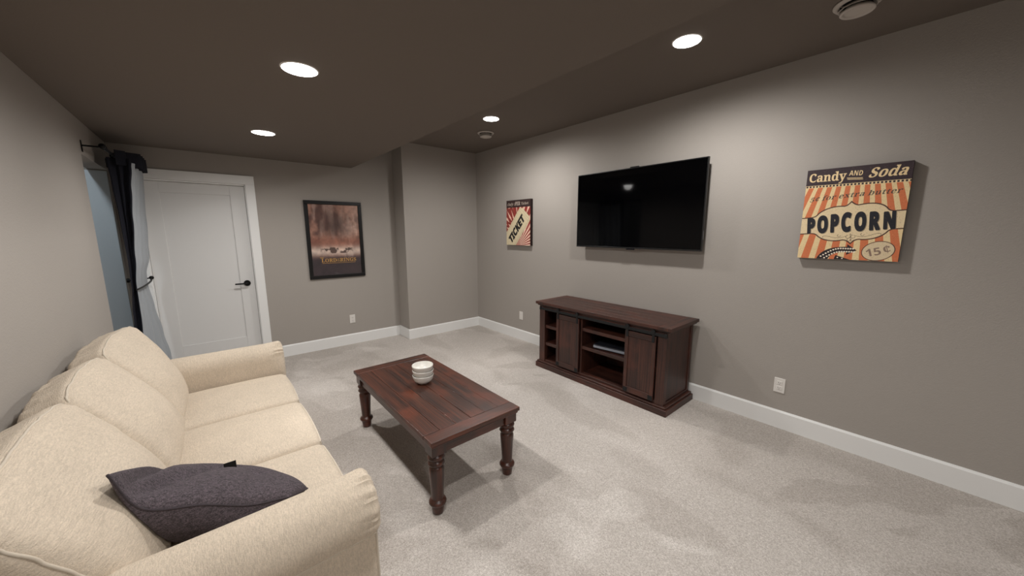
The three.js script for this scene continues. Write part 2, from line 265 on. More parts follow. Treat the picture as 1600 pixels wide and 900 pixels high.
// front face of a canvas turned to -x, uv 0..1
function faceGeo(w, h) { return new THREE.PlaneGeometry(w, h); }
function grain(c, w, h, n, cols, s, al) { for (let i = 0; i < n; i++) { c.fillStyle = cols[Math.floor(rnd() * cols.length)]; c.globalAlpha = al * rnd(); c.fillRect(rnd() * w, rnd() * h, s * (0.5 + rnd()), s * (0.5 + rnd())); } c.globalAlpha = 1; }
{ // popcorn sign: canvas over a wooden stretcher, raised lettering as print
  const W = 970, H = 1174;
  const t = thing('popcorn_sign', 'orange and cream striped vintage popcorn sign on stretched canvas', 'wall art', [XR, 1.31, -0.377], -Math.PI / 2);
  const edgeM = std({ color: 0x1c1310, roughness: 0.8 });
  const w = 0.485, h = 0.588, T = 0.045;
  part('canvas_edge', [bx(-w / 2, w / 2, 0, 0.03, 0, T), bx(-w / 2, w / 2, h - 0.03, h, 0, T), bx(-w / 2, -w / 2 + 0.03, 0.03, h - 0.03, 0, T), bx(w / 2 - 0.03, w / 2, 0.03, h - 0.03, 0, T), bx(-w / 2 + 0.03, w / 2 - 0.03, 0.03, h - 0.03, T - 0.01, T)], edgeM, t);
  const art = canvasTex(W, H, (c) => {
    const cream = '#e6cd9c', or = '#cf7348', dk = '#33252b';
    c.fillStyle = cream; c.fillRect(0, 0, W, H);
    c.fillStyle = or; const cx = 510, cy = -1200;                                      // rays spreading downwards
    for (let i = -9; i <= 8; i++) { const a = i * 0.0614 - 0.012, b = a + 0.034; c.beginPath(); c.moveTo(cx, cy); c.lineTo(cx + Math.tan(a) * 2600, cy + 2600); c.lineTo(cx + Math.tan(b) * 2600, cy + 2600); c.fill(); }
    c.fillStyle = dk; c.fillRect(0, 0, W, 205); c.fillStyle = cream; c.fillRect(0, 205, W, 32);
    c.fillStyle = dk; for (let i = 0; i < 29; i++) c.fillRect(6 + i * 34, 210, 19, 22);
    // header
    const skew = (s, x, y, font, sx, sk, st) => { c.save(); c.transform(sx, 0, sk, 1, x, y); c.font = font; c.textAlign = 'left'; if (st) { c.lineWidth = st; c.strokeStyle = c.fillStyle; c.strokeText(s, 0, 0); } c.fillText(s, 0, 0); c.restore(); };
    c.fillStyle = '#ead0a0'; skew('Candy', 22, 158, 'bold 150px serif', 0.79, 0, 3);
    skew('Soda', 596, 154, 'bold 158px serif', 0.86, -0.28, 3);
    c.save(); c.translate(420, 110); c.rotate(0.07); c.scale(0.82, 1.15); c.font = 'bold 74px sans-serif'; c.fillText('AND', 0, 0); c.fillRect(-16, 22, 180, 7); c.fillRect(-8, 36, 180, 7); c.restore();
    c.save(); c.translate(485, 640); c.rotate(-0.075); c.translate(-485, -640);
    // script line on a curve
    c.fillStyle = 'rgba(64,58,52,0.9)'; const s = '5¢ for extra butter';
    for (let i = 0, x = 74; i < s.length; i++) { c.save(); const yy = 392 - 12 * Math.sin((x - 60) / 840 * 3.1); c.transform(1.05, -0.03, -0.35, 1, x, yy); c.font = 'bold 82px serif'; c.fillText(s[i], 0, 0); const m = c.measureText(s[i]).width; c.restore(); x += m * 1.06 + 2; }
    // cartouche
    const shape = () => { c.beginPath(); c.moveTo(-20, 600); c.lineTo(90, 600); c.quadraticCurveTo(150, 600, 175, 556); c.bezierCurveTo(240, 496, 330, 470, 430, 486); c.quadraticCurveTo(462, 486, 498, 436); c.quadraticCurveTo(536, 486, 570, 486); c.bezierCurveTo(690, 466, 780, 490, 820, 556); c.quadraticCurveTo(838, 596, 890, 596); c.lineTo(W + 20, 596);
      c.lineTo(W + 20, 812); c.lineTo(890, 812); c.quadraticCurveTo(838, 814, 820, 850); c.bezierCurveTo(760, 916, 660, 934, 580, 918); c.quadraticCurveTo(540, 916, 500, 968); c.quadraticCurveTo(462, 918, 424, 918); c.bezierCurveTo(330, 936, 230, 916, 172, 850); c.quadraticCurveTo(150, 812, 96, 812); c.lineTo(-20, 812); c.closePath(); };
    c.fillStyle = '#e2cda6'; shape(); c.fill(); c.lineWidth = 13; c.strokeStyle = '#4a2c22'; c.stroke();
    // POPCORN, tall block letters growing slightly to the middle
    const L = 'POPCORN', tall = [0.96, 1.06, 1.1, 1.14, 1.1, 1.06, 0.98]; let x = 54; const adv = [112, 132, 112, 126, 134, 124, 120];
    for (let i = 0; i < 7; i++) { for (const [dx, dy, col] of [[7, 6, 'rgba(120,104,84,0.7)'], [0, 0, '#141520']]) { c.save(); c.translate(x + dx, 800 + dy - (i === 0 || i === 6 ? 0 : -2)); c.scale(0.98, 1.78 * tall[i]); c.font = 'bold 152px sans-serif'; c.fillStyle = col; c.strokeStyle = col; c.lineWidth = 15; c.lineJoin = 'round'; c.strokeText(L[i], 0, 0); c.fillText(L[i], 0, 0); c.restore(); } x += adv[i] * 0.985; }
    // scrollwork
    c.strokeStyle = '#5a4436'; c.lineWidth = 4; for (const s of [-1, 1]) { c.beginPath(); c.moveTo(500 + s * 30, 862); c.bezierCurveTo(500 + s * 90, 900, 500 + s * 150, 890, 500 + s * 200, 868); c.bezierCurveTo(500 + s * 240, 850, 500 + s * 290, 850, 500 + s * 270, 874); c.stroke(); c.beginPath(); c.arc(500 + s * 110, 858, 16, 0, 4.4); c.stroke(); c.beginPath(); c.arc(500 + s * 24, 880, 20, 0, 4.7); c.stroke(); c.beginPath(); c.arc(500 + s * 18, 920, 14, 0, 4.7); c.stroke(); }
    c.beginPath(); c.moveTo(500, 838); c.lineTo(500, 946); c.moveTo(486, 856); c.lineTo(514, 856); c.stroke();
    c.restore();
    // dotted curved arrows
    c.fillStyle = '#241a1c'; c.beginPath(); c.moveTo(205, 1180); c.bezierCurveTo(240, 1060, 340, 1010, 500, 1010); c.lineTo(500, 976); c.lineTo(596, 1052); c.lineTo(500, 1112); c.lineTo(500, 1078); c.bezierCurveTo(400, 1078, 340, 1110, 322, 1180); c.fill();
    c.beginPath(); c.moveTo(384, 1180); c.lineTo(398, 1120); c.lineTo(560, 1180); c.fill();
    c.fillStyle = '#efe3cf'; for (let i = 0; i < 14; i++) { const a = i / 13, px = lerp(250, 560, a), py = 1150 - 110 * Math.sin(Math.min(1, a * 1.6) * 1.57); for (const o of [-20, 20]) { c.beginPath(); c.arc(px + (o > 0 ? 14 : 0), py + o + 12, 10, 0, 7); c.fill(); } }
    c.beginPath(); c.arc(420, 1150, 8, 0, 7); c.fill(); c.beginPath(); c.arc(466, 1160, 8, 0, 7); c.fill();
    // price oval
    c.save(); c.translate(786, 1052); c.rotate(-0.12); c.beginPath(); c.ellipse(0, 0, 146, 116, -0.2, 0, 7); c.fillStyle = '#d9c5a2'; c.fill(); c.lineWidth = 8; c.strokeStyle = '#54342a'; c.stroke(); c.rotate(-0.16); c.fillStyle = '#8b7364'; c.font = 'bold 128px sans-serif'; c.fillText('15', -112, 48); c.font = 'bold 128px serif'; c.fillText('¢', 42, 40); c.restore();
    grain(c, W, H, 9000, ['#2a1c16', '#f4e6c8', '#8a5a3a'], 5, 0.22);
  });
  const f = part('printed_face', faceGeo(w, h).translate(0, h / 2, T + 0.0006), std({ map: art, roughness: 0.7 }), t); f.userData.label = 'print reading Candy and Soda, POPCORN, 15¢';
}
{ // ticket sign
  const W = 620, H = 780, w = 0.475, h = 0.592, T = 0.045;
  const t = thing('ticket_sign', 'small red and cream sunburst sign with a slanted ticket on canvas', 'wall art', [XR, 1.311, -3.612], -Math.PI / 2);
  const edgeM = std({ color: 0x24110f, roughness: 0.8 });
  part('canvas_edge', [bx(-w / 2, w / 2, 0, 0.03, 0, T), bx(-w / 2, w / 2, h - 0.03, h, 0, T), bx(-w / 2, -w / 2 + 0.03, 0.03, h - 0.03, 0, T), bx(w / 2 - 0.03, w / 2, 0.03, h - 0.03, 0, T), bx(-w / 2 + 0.03, w / 2 - 0.03, 0.03, h - 0.03, T - 0.01, T)], edgeM, t);
  const art = canvasTex(W, H, (c) => {
    c.fillStyle = '#e2b9a4'; c.fillRect(0, 0, W, H); c.fillStyle = '#7c2f27';
    for (let i = 0; i < 11; i++) { const a = Math.PI * 0.98 + i * 0.225; c.beginPath(); c.moveTo(330, 520); c.lineTo(330 + Math.cos(a) * 1200, 520 + Math.sin(a) * 1200); c.lineTo(330 + Math.cos(a + 0.115) * 1200, 520 + Math.sin(a + 0.115) * 1200); c.fill(); }
    c.fillStyle = '#edccb8'; c.fillRect(360, 500, 260, 280); c.fillStyle = '#8a2c26';
    for (let i = 0; i < 22; i++) { const a = -0.15 - i * 0.16 + 1.7; c.beginPath(); c.moveTo(330, 790); c.lineTo(330 + Math.cos(a - 1.75) * 700, 790 + Math.sin(a - 1.75) * 700); c.lineTo(330 + Math.cos(a - 1.67) * 700, 790 + Math.sin(a - 1.67) * 700); c.fill(); }
    c.fillStyle = '#2b1917'; c.fillRect(0, 0, W, 126);
    c.fillStyle = '#a99c90'; c.font = 'italic bold 66px serif'; c.save(); c.translate(22, 92); c.transform(1, 0, -0.2, 1, 0, 0); c.fillText('Only 1', 0, 0); c.restore();
    c.fillStyle = '#c2b4a8'; c.font = 'bold 78px serif'; c.save(); c.translate(240, 92); c.scale(0.8, 1.1); c.fillText('PER', 0, 0); c.restore();
    c.fillStyle = '#a99c90'; c.font = 'bold 58px serif'; c.fillText('Ticket', 392, 88);
    // ticket, slanted
    c.save(); c.translate(292, 470); c.rotate(-0.87); c.fillStyle = '#cfc1a0'; c.strokeStyle = '#b0a07e'; c.lineWidth = 5;
    const a = 470, b = 168, n = 46; c.beginPath(); c.moveTo(-a, -b); c.lineTo(335 - n, -b); c.arc(335, -b, n, Math.PI, Math.PI / 2, true); c.lineTo(335, b - n); c.arc(335, b, n, -Math.PI / 2, Math.PI, true); c.lineTo(-a, b); c.closePath(); c.fill(); c.stroke();
    c.strokeStyle = '#a39474'; c.lineWidth = 4; c.strokeRect(-a, -b + 24, 335 + a - 40, 2 * b - 48); c.beginPath(); c.moveTo(256, -b + 24); c.lineTo(256, b - 24); c.stroke();
    c.fillStyle = '#120c0b'; c.strokeStyle = '#120c0b'; c.lineJoin = 'round'; c.lineWidth = 16; c.save(); c.translate(-318, 62); c.transform(0.98, 0, -0.22, 1.0, 0, 0); c.font = 'bold 166px sans-serif'; c.strokeText('TICKET', 0, 0); c.fillText('TICKET', 0, 0); c.restore();
    c.restore(); grain(c, W, H, 5000, ['#2a1c16', '#f4e6c8', '#6a5a48'], 5, 0.2);
  });
  part('printed_face', faceGeo(w, h).translate(0, h / 2, T + 0.0006), std({ map: art, roughness: 0.7 }), t).userData.label = 'print with the word TICKET';
}
{ // framed poster: plain stand-in picture in the same browns, gold title
  const w = 0.662, h = 0.958, F = 0.042, T = 0.026;
  const t = thing('framed_poster', 'black framed brown film poster with gold title on the back wall', 'poster', [1.245, 0.911, ZB]);
  const fm = std({ color: 0x0b0a0b, roughness: 0.35 });
  const fr = (x0, x1, y0, y1) => bx(x0, x1, y0, y1, 0, T, 0.004);
  part('frame_rail', fr(-w / 2, w / 2, 0, F), fm, t); part('frame_rail', fr(-w / 2, w / 2, h - F, h), fm, t);
  part('frame_stile', fr(-w / 2, -w / 2 + F, F, h - F), fm, t); part('frame_stile', fr(w / 2 - F, w / 2, F, h - F), fm, t);
  const pa = fbm(4, 5, 5, 51), pb = fbm(9, 3, 4, 52), pc = fbm(16, 22, 3, 53), PW = 580, PH = 876;
  const art = canvasTex(PW, PH, (c) => {
    for (let y = 0; y < PH; y += 3) for (let x = 0; x < PW; x += 3) {
      const u = x / PW, v = y / PH, n = pa(u, v), m = pc(u, v), band = Math.exp(-Math.pow((v - 0.66 - 0.03 * (pb(u, v) - 0.5)) / 0.075, 2));
      let q = mix3([170, 126, 108], [100, 68, 60], sm(0.35, 0.62, n)); q = mix3(q, [214, 186, 172], sm(0.45, 0.7, pb(u, v)) * 0.55 + sm(0.6, 0.05, v) * sm(0.5, 1, u) * 0.5);
      const dark = Math.exp(-Math.pow((u - 0.5) / 0.3, 2) - Math.pow((v - 0.3) / 0.2, 2)) * 0.62; q = mix3(q, [60, 42, 38], dark);
      q = mix3(q, [150, 88, 68], Math.exp(-Math.pow((v - 0.53) / 0.07, 2)) * 0.6); q = mix3(q, [224, 204, 190], band * 0.9); q = mix3(q, [50, 40, 46], sm(0.71, 0.79, v) * 0.92);
      q = mix3(q, [58, 40, 36], 0.8 * sm(0.46, 0.56, pc(u * 0.7 + 0.2, v * 0.8) + 0.22 * (1 - Math.pow((v - 0.645) / 0.045, 2)) - 0.16) * sm(0.36, 0.26, Math.abs(u - 0.5)) * sm(0.05, 0.035, Math.abs(v - 0.645)));
      c.fillStyle = `rgb(${q.map((k) => Math.round(k * (0.85 + 0.3 * m))).join(',')})`; c.fillRect(x, y, 3, 3);
    }
    c.textAlign = 'center'; c.fillStyle = '#c99a4e'; c.font = 'bold 62px serif'; c.fillText('LORD', 192, 712); c.fillText('RINGS', 420, 712); c.font = 'bold 22px serif'; c.fillText('OF', 302, 688); c.fillText('THE', 302, 710); c.fillText('THE', 110, 664); c.fillRect(110, 724, 400, 4);
  });
  part('print', faceGeo(w - 2 * F, h - 2 * F).translate(0, h / 2, 0.012), std({ map: art, roughness: 0.6 }), t);
  part('glazing', bx(-w / 2 + F - 0.004, w / 2 - F + 0.004, F - 0.004, h - F + 0.004, 0.015, 0.0165), phy({ color: 0xffffff, transmission: 1, thickness: 0, roughness: 0.03, ior: 1.45 }), t);
}
{ // television on a wall bracket
  const t = thing('television', 'large black flat television hung on the grey wall above the stand', 'television', [XR - 0.0006, 1.327, -1.911], -Math.PI / 2);
  const w = 1.325, h = 0.758, z0 = 0.068, z1 = 0.092;
  const shell = std({ color: 0x09090b, roughness: 0.35 });
  part('bezel', [bx(-w / 2, w / 2, 0, 0.013, z0, z1, 0.002), bx(-w / 2, w / 2, h - 0.009, h, z0, z1, 0.002), bx(-w / 2, -w / 2 + 0.009, 0.013, h - 0.009, z0, z1, 0.002), bx(w / 2 - 0.009, w / 2, 0.013, h - 0.009, z0, z1, 0.002)], shell, t);
  part('screen', bx(-w / 2 + 0.008, w / 2 - 0.008, 0.012, h - 0.008, z1 - 0.01, z1 - 0.003), phy({ color: 0x020203, roughness: 0.05, specularIntensity: 0.36 }), t);
  part('back_cover', [bx(-w / 2 + 0.03, w / 2 - 0.03, 0.03, h - 0.03, z0 - 0.02, z0 + 0.012, 0.008), bx(-0.42, 0.42, 0.05, 0.42, z0 - 0.036, z0 - 0.01, 0.01)], shell, t);
  part('wall_bracket', [bx(-0.2, 0.2, 0.2, 0.24, 0, 0.034), bx(-0.2, 0.2, 0.42, 0.46, 0, 0.034), bx(-0.15, -0.12, 0.18, 0.5, 0.004, 0.05), bx(0.12, 0.15, 0.18, 0.5, 0.004, 0.05)], blackMetalM, t);
  part('badge', bx(-0.042, 0.042, -0.012, 0.004, z1 - 0.014, z1 + 0.002, 0.003), std({ color: 0x16161a, roughness: 0.25, metalness: 0.6 }), t);
  part('webcam_bump', bx(-0.045, 0.045, h - 0.004, h + 0.01, z0 + 0.004, z1 - 0.004, 0.004), shell, t);
  part('side_strip', bx(w / 2 - 0.001, w / 2 + 0.0006, 0.1, 0.17, z0 + 0.008, z1 - 0.006), std({ color: 0x8d8d92, roughness: 0.3, metalness: 0.7 }), t);
}
// ---------------------------------------------------------------- TV stand, length along z
{
  const X0 = 2.70, X1 = 3.165, Za = -2.72, Zb = -1.285, H = 0.745;              // carcass
  const t = thing('tv_stand', 'dark brown TV stand with two sliding barn doors and open shelves', 'tv stand', [0, 0, 0]);
  const B = (n, x0, x1, y0, y1, z0, z1, g = 'z', r = 0.003, m = standM) => part(n, bx(x0, x1, y0, y1, z0, z1, r, g, true), m, t);
  // top: breadboard ends and long boards
  const T0 = H - 0.028, tx0 = 2.668, tx1 = 3.178, tz0 = -2.752, tz1 = -1.243;
  for (const [a, b] of [[tz0, tz0 + 0.11], [tz1 - 0.11, tz1]]) B('breadboard_end', tx0, tx1, T0, H, a, b, 'x');
  for (let i = 0; i < 5; i++) { const a = lerp(tx0, tx1, i / 5), b = lerp(tx0, tx1, (i + 1) / 5); B('top_board', a + 0.0006, b - 0.0006, T0 + (i % 2) * 0.0005, H - 0.0004, tz0 + 0.1112, tz1 - 0.1112, 'z', 0.0025); }
  B('cornice', 2.684, 3.172, T0 - 0.016, T0, tz0 + 0.014, tz1 - 0.014, 'z', 0.006);
  B('frieze', X0, X1, 0.69, T0 - 0.016, Za, Zb);
  // plinth
  B('plinth', 2.678, 3.182, 0, 0.056, -2.757, -1.247, 'z', 0.006);
  B('plinth_cap', 2.688, 3.176, 0.056, 0.076, -2.744, -1.26, 'z', 0.008);
  B('bottom_panel', X0 + 0.01, X1 - 0.01, 0.076, 0.098, Za, Zb);
  // posts, sides, back
  for (const [a, b] of [[Za, Za + 0.078], [Zb - 0.078, Zb]]) B('front_post', X0, X0 + 0.05, 0.076, 0.69, a, b, 'y');
  for (const [a, b] of [[Za, Za + 0.02], [Zb - 0.02, Zb]]) { B('side_panel', X0 + 0.05, X1 - 0.035, 0.098, 0.69, a + (a < -2 ? 0.008 : -0.002), b + (a < -2 ? 0 : -0.008), 'y'); }
  for (const [a, b] of [[Za, Za + 0.04], [Zb - 0.04, Zb]]) B('rear_post', X1 - 0.035, X1, 0.076, 0.69, a, b, 'y');
  B('back_panel', X1 - 0.012, X1 - 0.004, 0.098, 0.69, Za + 0.04, Zb - 0.04, 'z', 0);
  for (const z of [-2.165, -1.665]) B('divider', X0 + 0.012, X1 - 0.014, 0.098, 0.69, z, z + 0.022, 'y');
  for (const [y, a, b] of [[0.262, Za + 0.078, -2.166], [0.456, Za + 0.078, -2.166], [0.345, -2.142, -1.666], [0.528, -2.142, -1.666], [0.345, -1.642, Zb - 0.078]]) B('shelf', X0 + 0.016, X1 - 0.014, y, y + 0.033, a, b);
  B('header', X0 + 0.002, X0 + 0.03, 0.655, 0.69, Za + 0.078, Zb - 0.078);
  // rail and doors
  part('door_rail', bx(X0 - 0.028, X0 - 0.022, 0.663, 0.688, Za + 0.03, Zb + 0.012, 0.002, 'z'), ironM, t);
  for (const z of [-2.66, -2.145, -1.665, -1.31]) part('rail_bracket', rod(V(X0 - 0.024, 0.6755, z), V(X0 + 0.004, 0.6755, z), 0.008, 12), ironM, t);
  for (const z of [Za + 0.03, Zb - 0.006]) part('rail_stop', bx(X0 - 0.034, X0 - 0.014, 0.66, 0.694, z, z + 0.017, 0.003), ironM, t);
  const door = (z0, z1) => {
    const d = part('door', bx(X0 - 0.014, X0 - 0.004, 0.15, 0.6, z0 + 0.03, z1 - 0.03, 0, 'y', true), standM, t), x0 = X0 - 0.021, x1 = X0 - 0.003;
    part('door_stile', bx(x0, x1, 0.098, 0.652, z0, z0 + 0.032, 0.002, 'y', true), standM, d); part('door_stile', bx(x0, x1, 0.098, 0.652, z1 - 0.032, z1, 0.002, 'y', true), standM, d);
    part('door_rail', bx(x0, x1, 0.098, 0.15, z0 + 0.032, z1 - 0.032, 0.002, 'z', true), standM, d); part('door_rail', bx(x0, x1, 0.604, 0.652, z0 + 0.032, z1 - 0.032, 0.002, 'z', true), standM, d);
    for (const z of [z0 + 0.022, z1 - 0.022]) {
      part('roller_hanger', [bx(X0 - 0.027, X0 - 0.02, 0.60, 0.70, z - 0.011, z + 0.011, 0.002, 'y'), rod(V(X0 - 0.034, 0.692, z), V(X0 - 0.018, 0.692, z), 0.017, 20)], ironM, d);
      part('corner_plate', bx(X0 - 0.0225, X0 - 0.0205, 0.1, 0.14, z - 0.02, z + 0.02, 0.0005, 'y'), ironM, d);
    }
  };
  door(-2.452, -2.158); door(-1.648, -1.368);
  const m = thing('media_player', 'slim dark media box with a silver front edge on the stand\'s middle shelf', 'media player', [2.86, 0.378, -1.865], 0.12);
  part('case', bx(-0.1, 0.1, 0.004, 0.044, -0.17, 0.17, 0.004), std({ color: 0x24262c, roughness: 0.35 }), m);
  part('front_edge', bx(-0.106, -0.099, 0.012, 0.034, -0.168, 0.168, 0.002), std({ color: 0x9aa0ac, roughness: 0.3, metalness: 0.4 }), m);
  for (const [x, z] of [[-0.08, -0.15], [0.08, -0.15], [-0.08, 0.15], [0.08, 0.15]]) part('foot', rod(V(x, 0, z), V(x, 0.006, z), 0.01, 10), ironM, m);
}
// ---------------------------------------------------------------- coffee table, length along z
{
  const x0 = 0.745, x1 = 1.338, z0 = -2.76, z1 = -1.508, H = 0.45, T = 0.026;
  const t = thing('coffee_table', 'dark reddish-brown plank-top coffee table with turned legs on the carpet', 'coffee table');
  const W = 0.09;
  for (const [a, b] of [[z0, z0 + W], [z1 - W, z1]]) part('breadboard_end', bx(x0, x1, H - T, H, a, b, 0.006, 'x', true), tableM, t);
  const n = 6; for (let i = 0; i < n; i++) {
    const a = lerp(x0, x1, i / n), b = lerp(x0, x1, (i + 1) / n);
    part('plank', bx(a + 0.0007, b - 0.0007, H - T, H - 0.0003 - 0.0006 * (i % 3), z0 + W + 0.001, z1 - W - 0.001, i === 0 || i === n - 1 ? 0.005 : 0.003, 'z', true), tableM, t);
  }
  part('edge_moulding', bx(x0 + 0.008, x1 - 0.008, H - T - 0.014, H - T, z0 + 0.008, z1 - 0.008, 0.006, 'z'), tableDarkM, t);
  const lx = [0.8, 1.283], lz = [-2.7, -1.568], A = 0.044;
  const y0 = 0.352, y1 = H - T - 0.014;
  part('apron', bx(lx[0] - 0.028, lx[0] - 0.006, y0, y1, lz[0] + A, lz[1] - A, 0.002, 'z', true), tableDarkM, t);
  part('apron', bx(lx[1] + 0.006, lx[1] + 0.028, y0, y1, lz[0] + A, lz[1] - A, 0.002, 'z', true), tableDarkM, t);
  part('apron', bx(lx[0] + A, lx[1] - A, y0, y1, lz[0] - 0.028, lz[0] - 0.006, 0.002, 'x', true), tableDarkM, t);
  part('apron', bx(lx[0] + A, lx[1] - A, y0, y1, lz[1] + 0.006, lz[1] + 0.028, 0.002, 'x', true), tableDarkM, t);
  const prof = [[0.0, 0.0], [0.024, 0.0], [0.030, 0.006], [0.033, 0.03], [0.0345, 0.046], [0.032, 0.051], [0.042, 0.056], [0.047, 0.065], [0.047, 0.072], [0.042, 0.081], [0.032, 0.086], [0.0315, 0.092], [0.035, 0.16], [0.0405, 0.245], [0.0415, 0.266], [0.037, 0.276], [0.0325, 0.281], [0.0325, 0.285], [0.041, 0.290], [0.0465, 0.300], [0.041, 0.311], [0.0355, 0.315], [0.0355, 0.319], [0.043, 0.324], [0.047, 0.334], [0.042, 0.345], [0.036, 0.349], [0.036, 0.354], [0, 0.354]];
  for (const x of lx) for (const z of lz) {
    const turned = uvs(lathe(prof, 36), 'y', rnd() * 3, rnd()).translate(x, 0, z);
    part('leg', [turned, bx(x - 0.042, x + 0.042, 0.3535, y1, z - 0.042, z + 0.042, 0.004, 'y', true)], tableDarkM, t);
  }
  // three bowls, nested
  const bowlM = phy({ color: 0xe8e6e0, roughness: 0.25, clearcoat: 0.5, clearcoatRoughness: 0.15 });
  const shell = lathe([[0.0, 0.0035], [0.03, 0.0035], [0.031, 0], [0.036, 0], [0.038, 0.004], [0.052, 0.013], [0.062, 0.027], [0.0665, 0.046], [0.0675, 0.0535], [0.0665, 0.0555], [0.065, 0.0545], [0.0635, 0.046], [0.059, 0.029], [0.049, 0.0165], [0.034, 0.0095], [0, 0.0085]], 56);
  const labels = ['white ceramic bowl at the bottom of the stack, on the coffee table', 'white ceramic bowl in the middle of the coffee table stack', 'white ceramic bowl on top of the stack, its empty inside showing'];
  let first; [0, 1, 2].forEach((i) => {
    let b; if (!i) { b = first = obj('bowl', shell, bowlM); } else { b = first.clone(); b.name = numbered('bowl'); scene.add(b); }
    tag(b, labels[i], 'bowl', 'stacked white bowls'); b.scale.setScalar(1.08); b.position.set(1.055 + [0, 0.001, -0.001][i], H + i * 0.035, -2.215 + [0, -0.001, 0.001][i]); b.rotation.set(0.012 * i, i, -0.01 * i);
  });
}
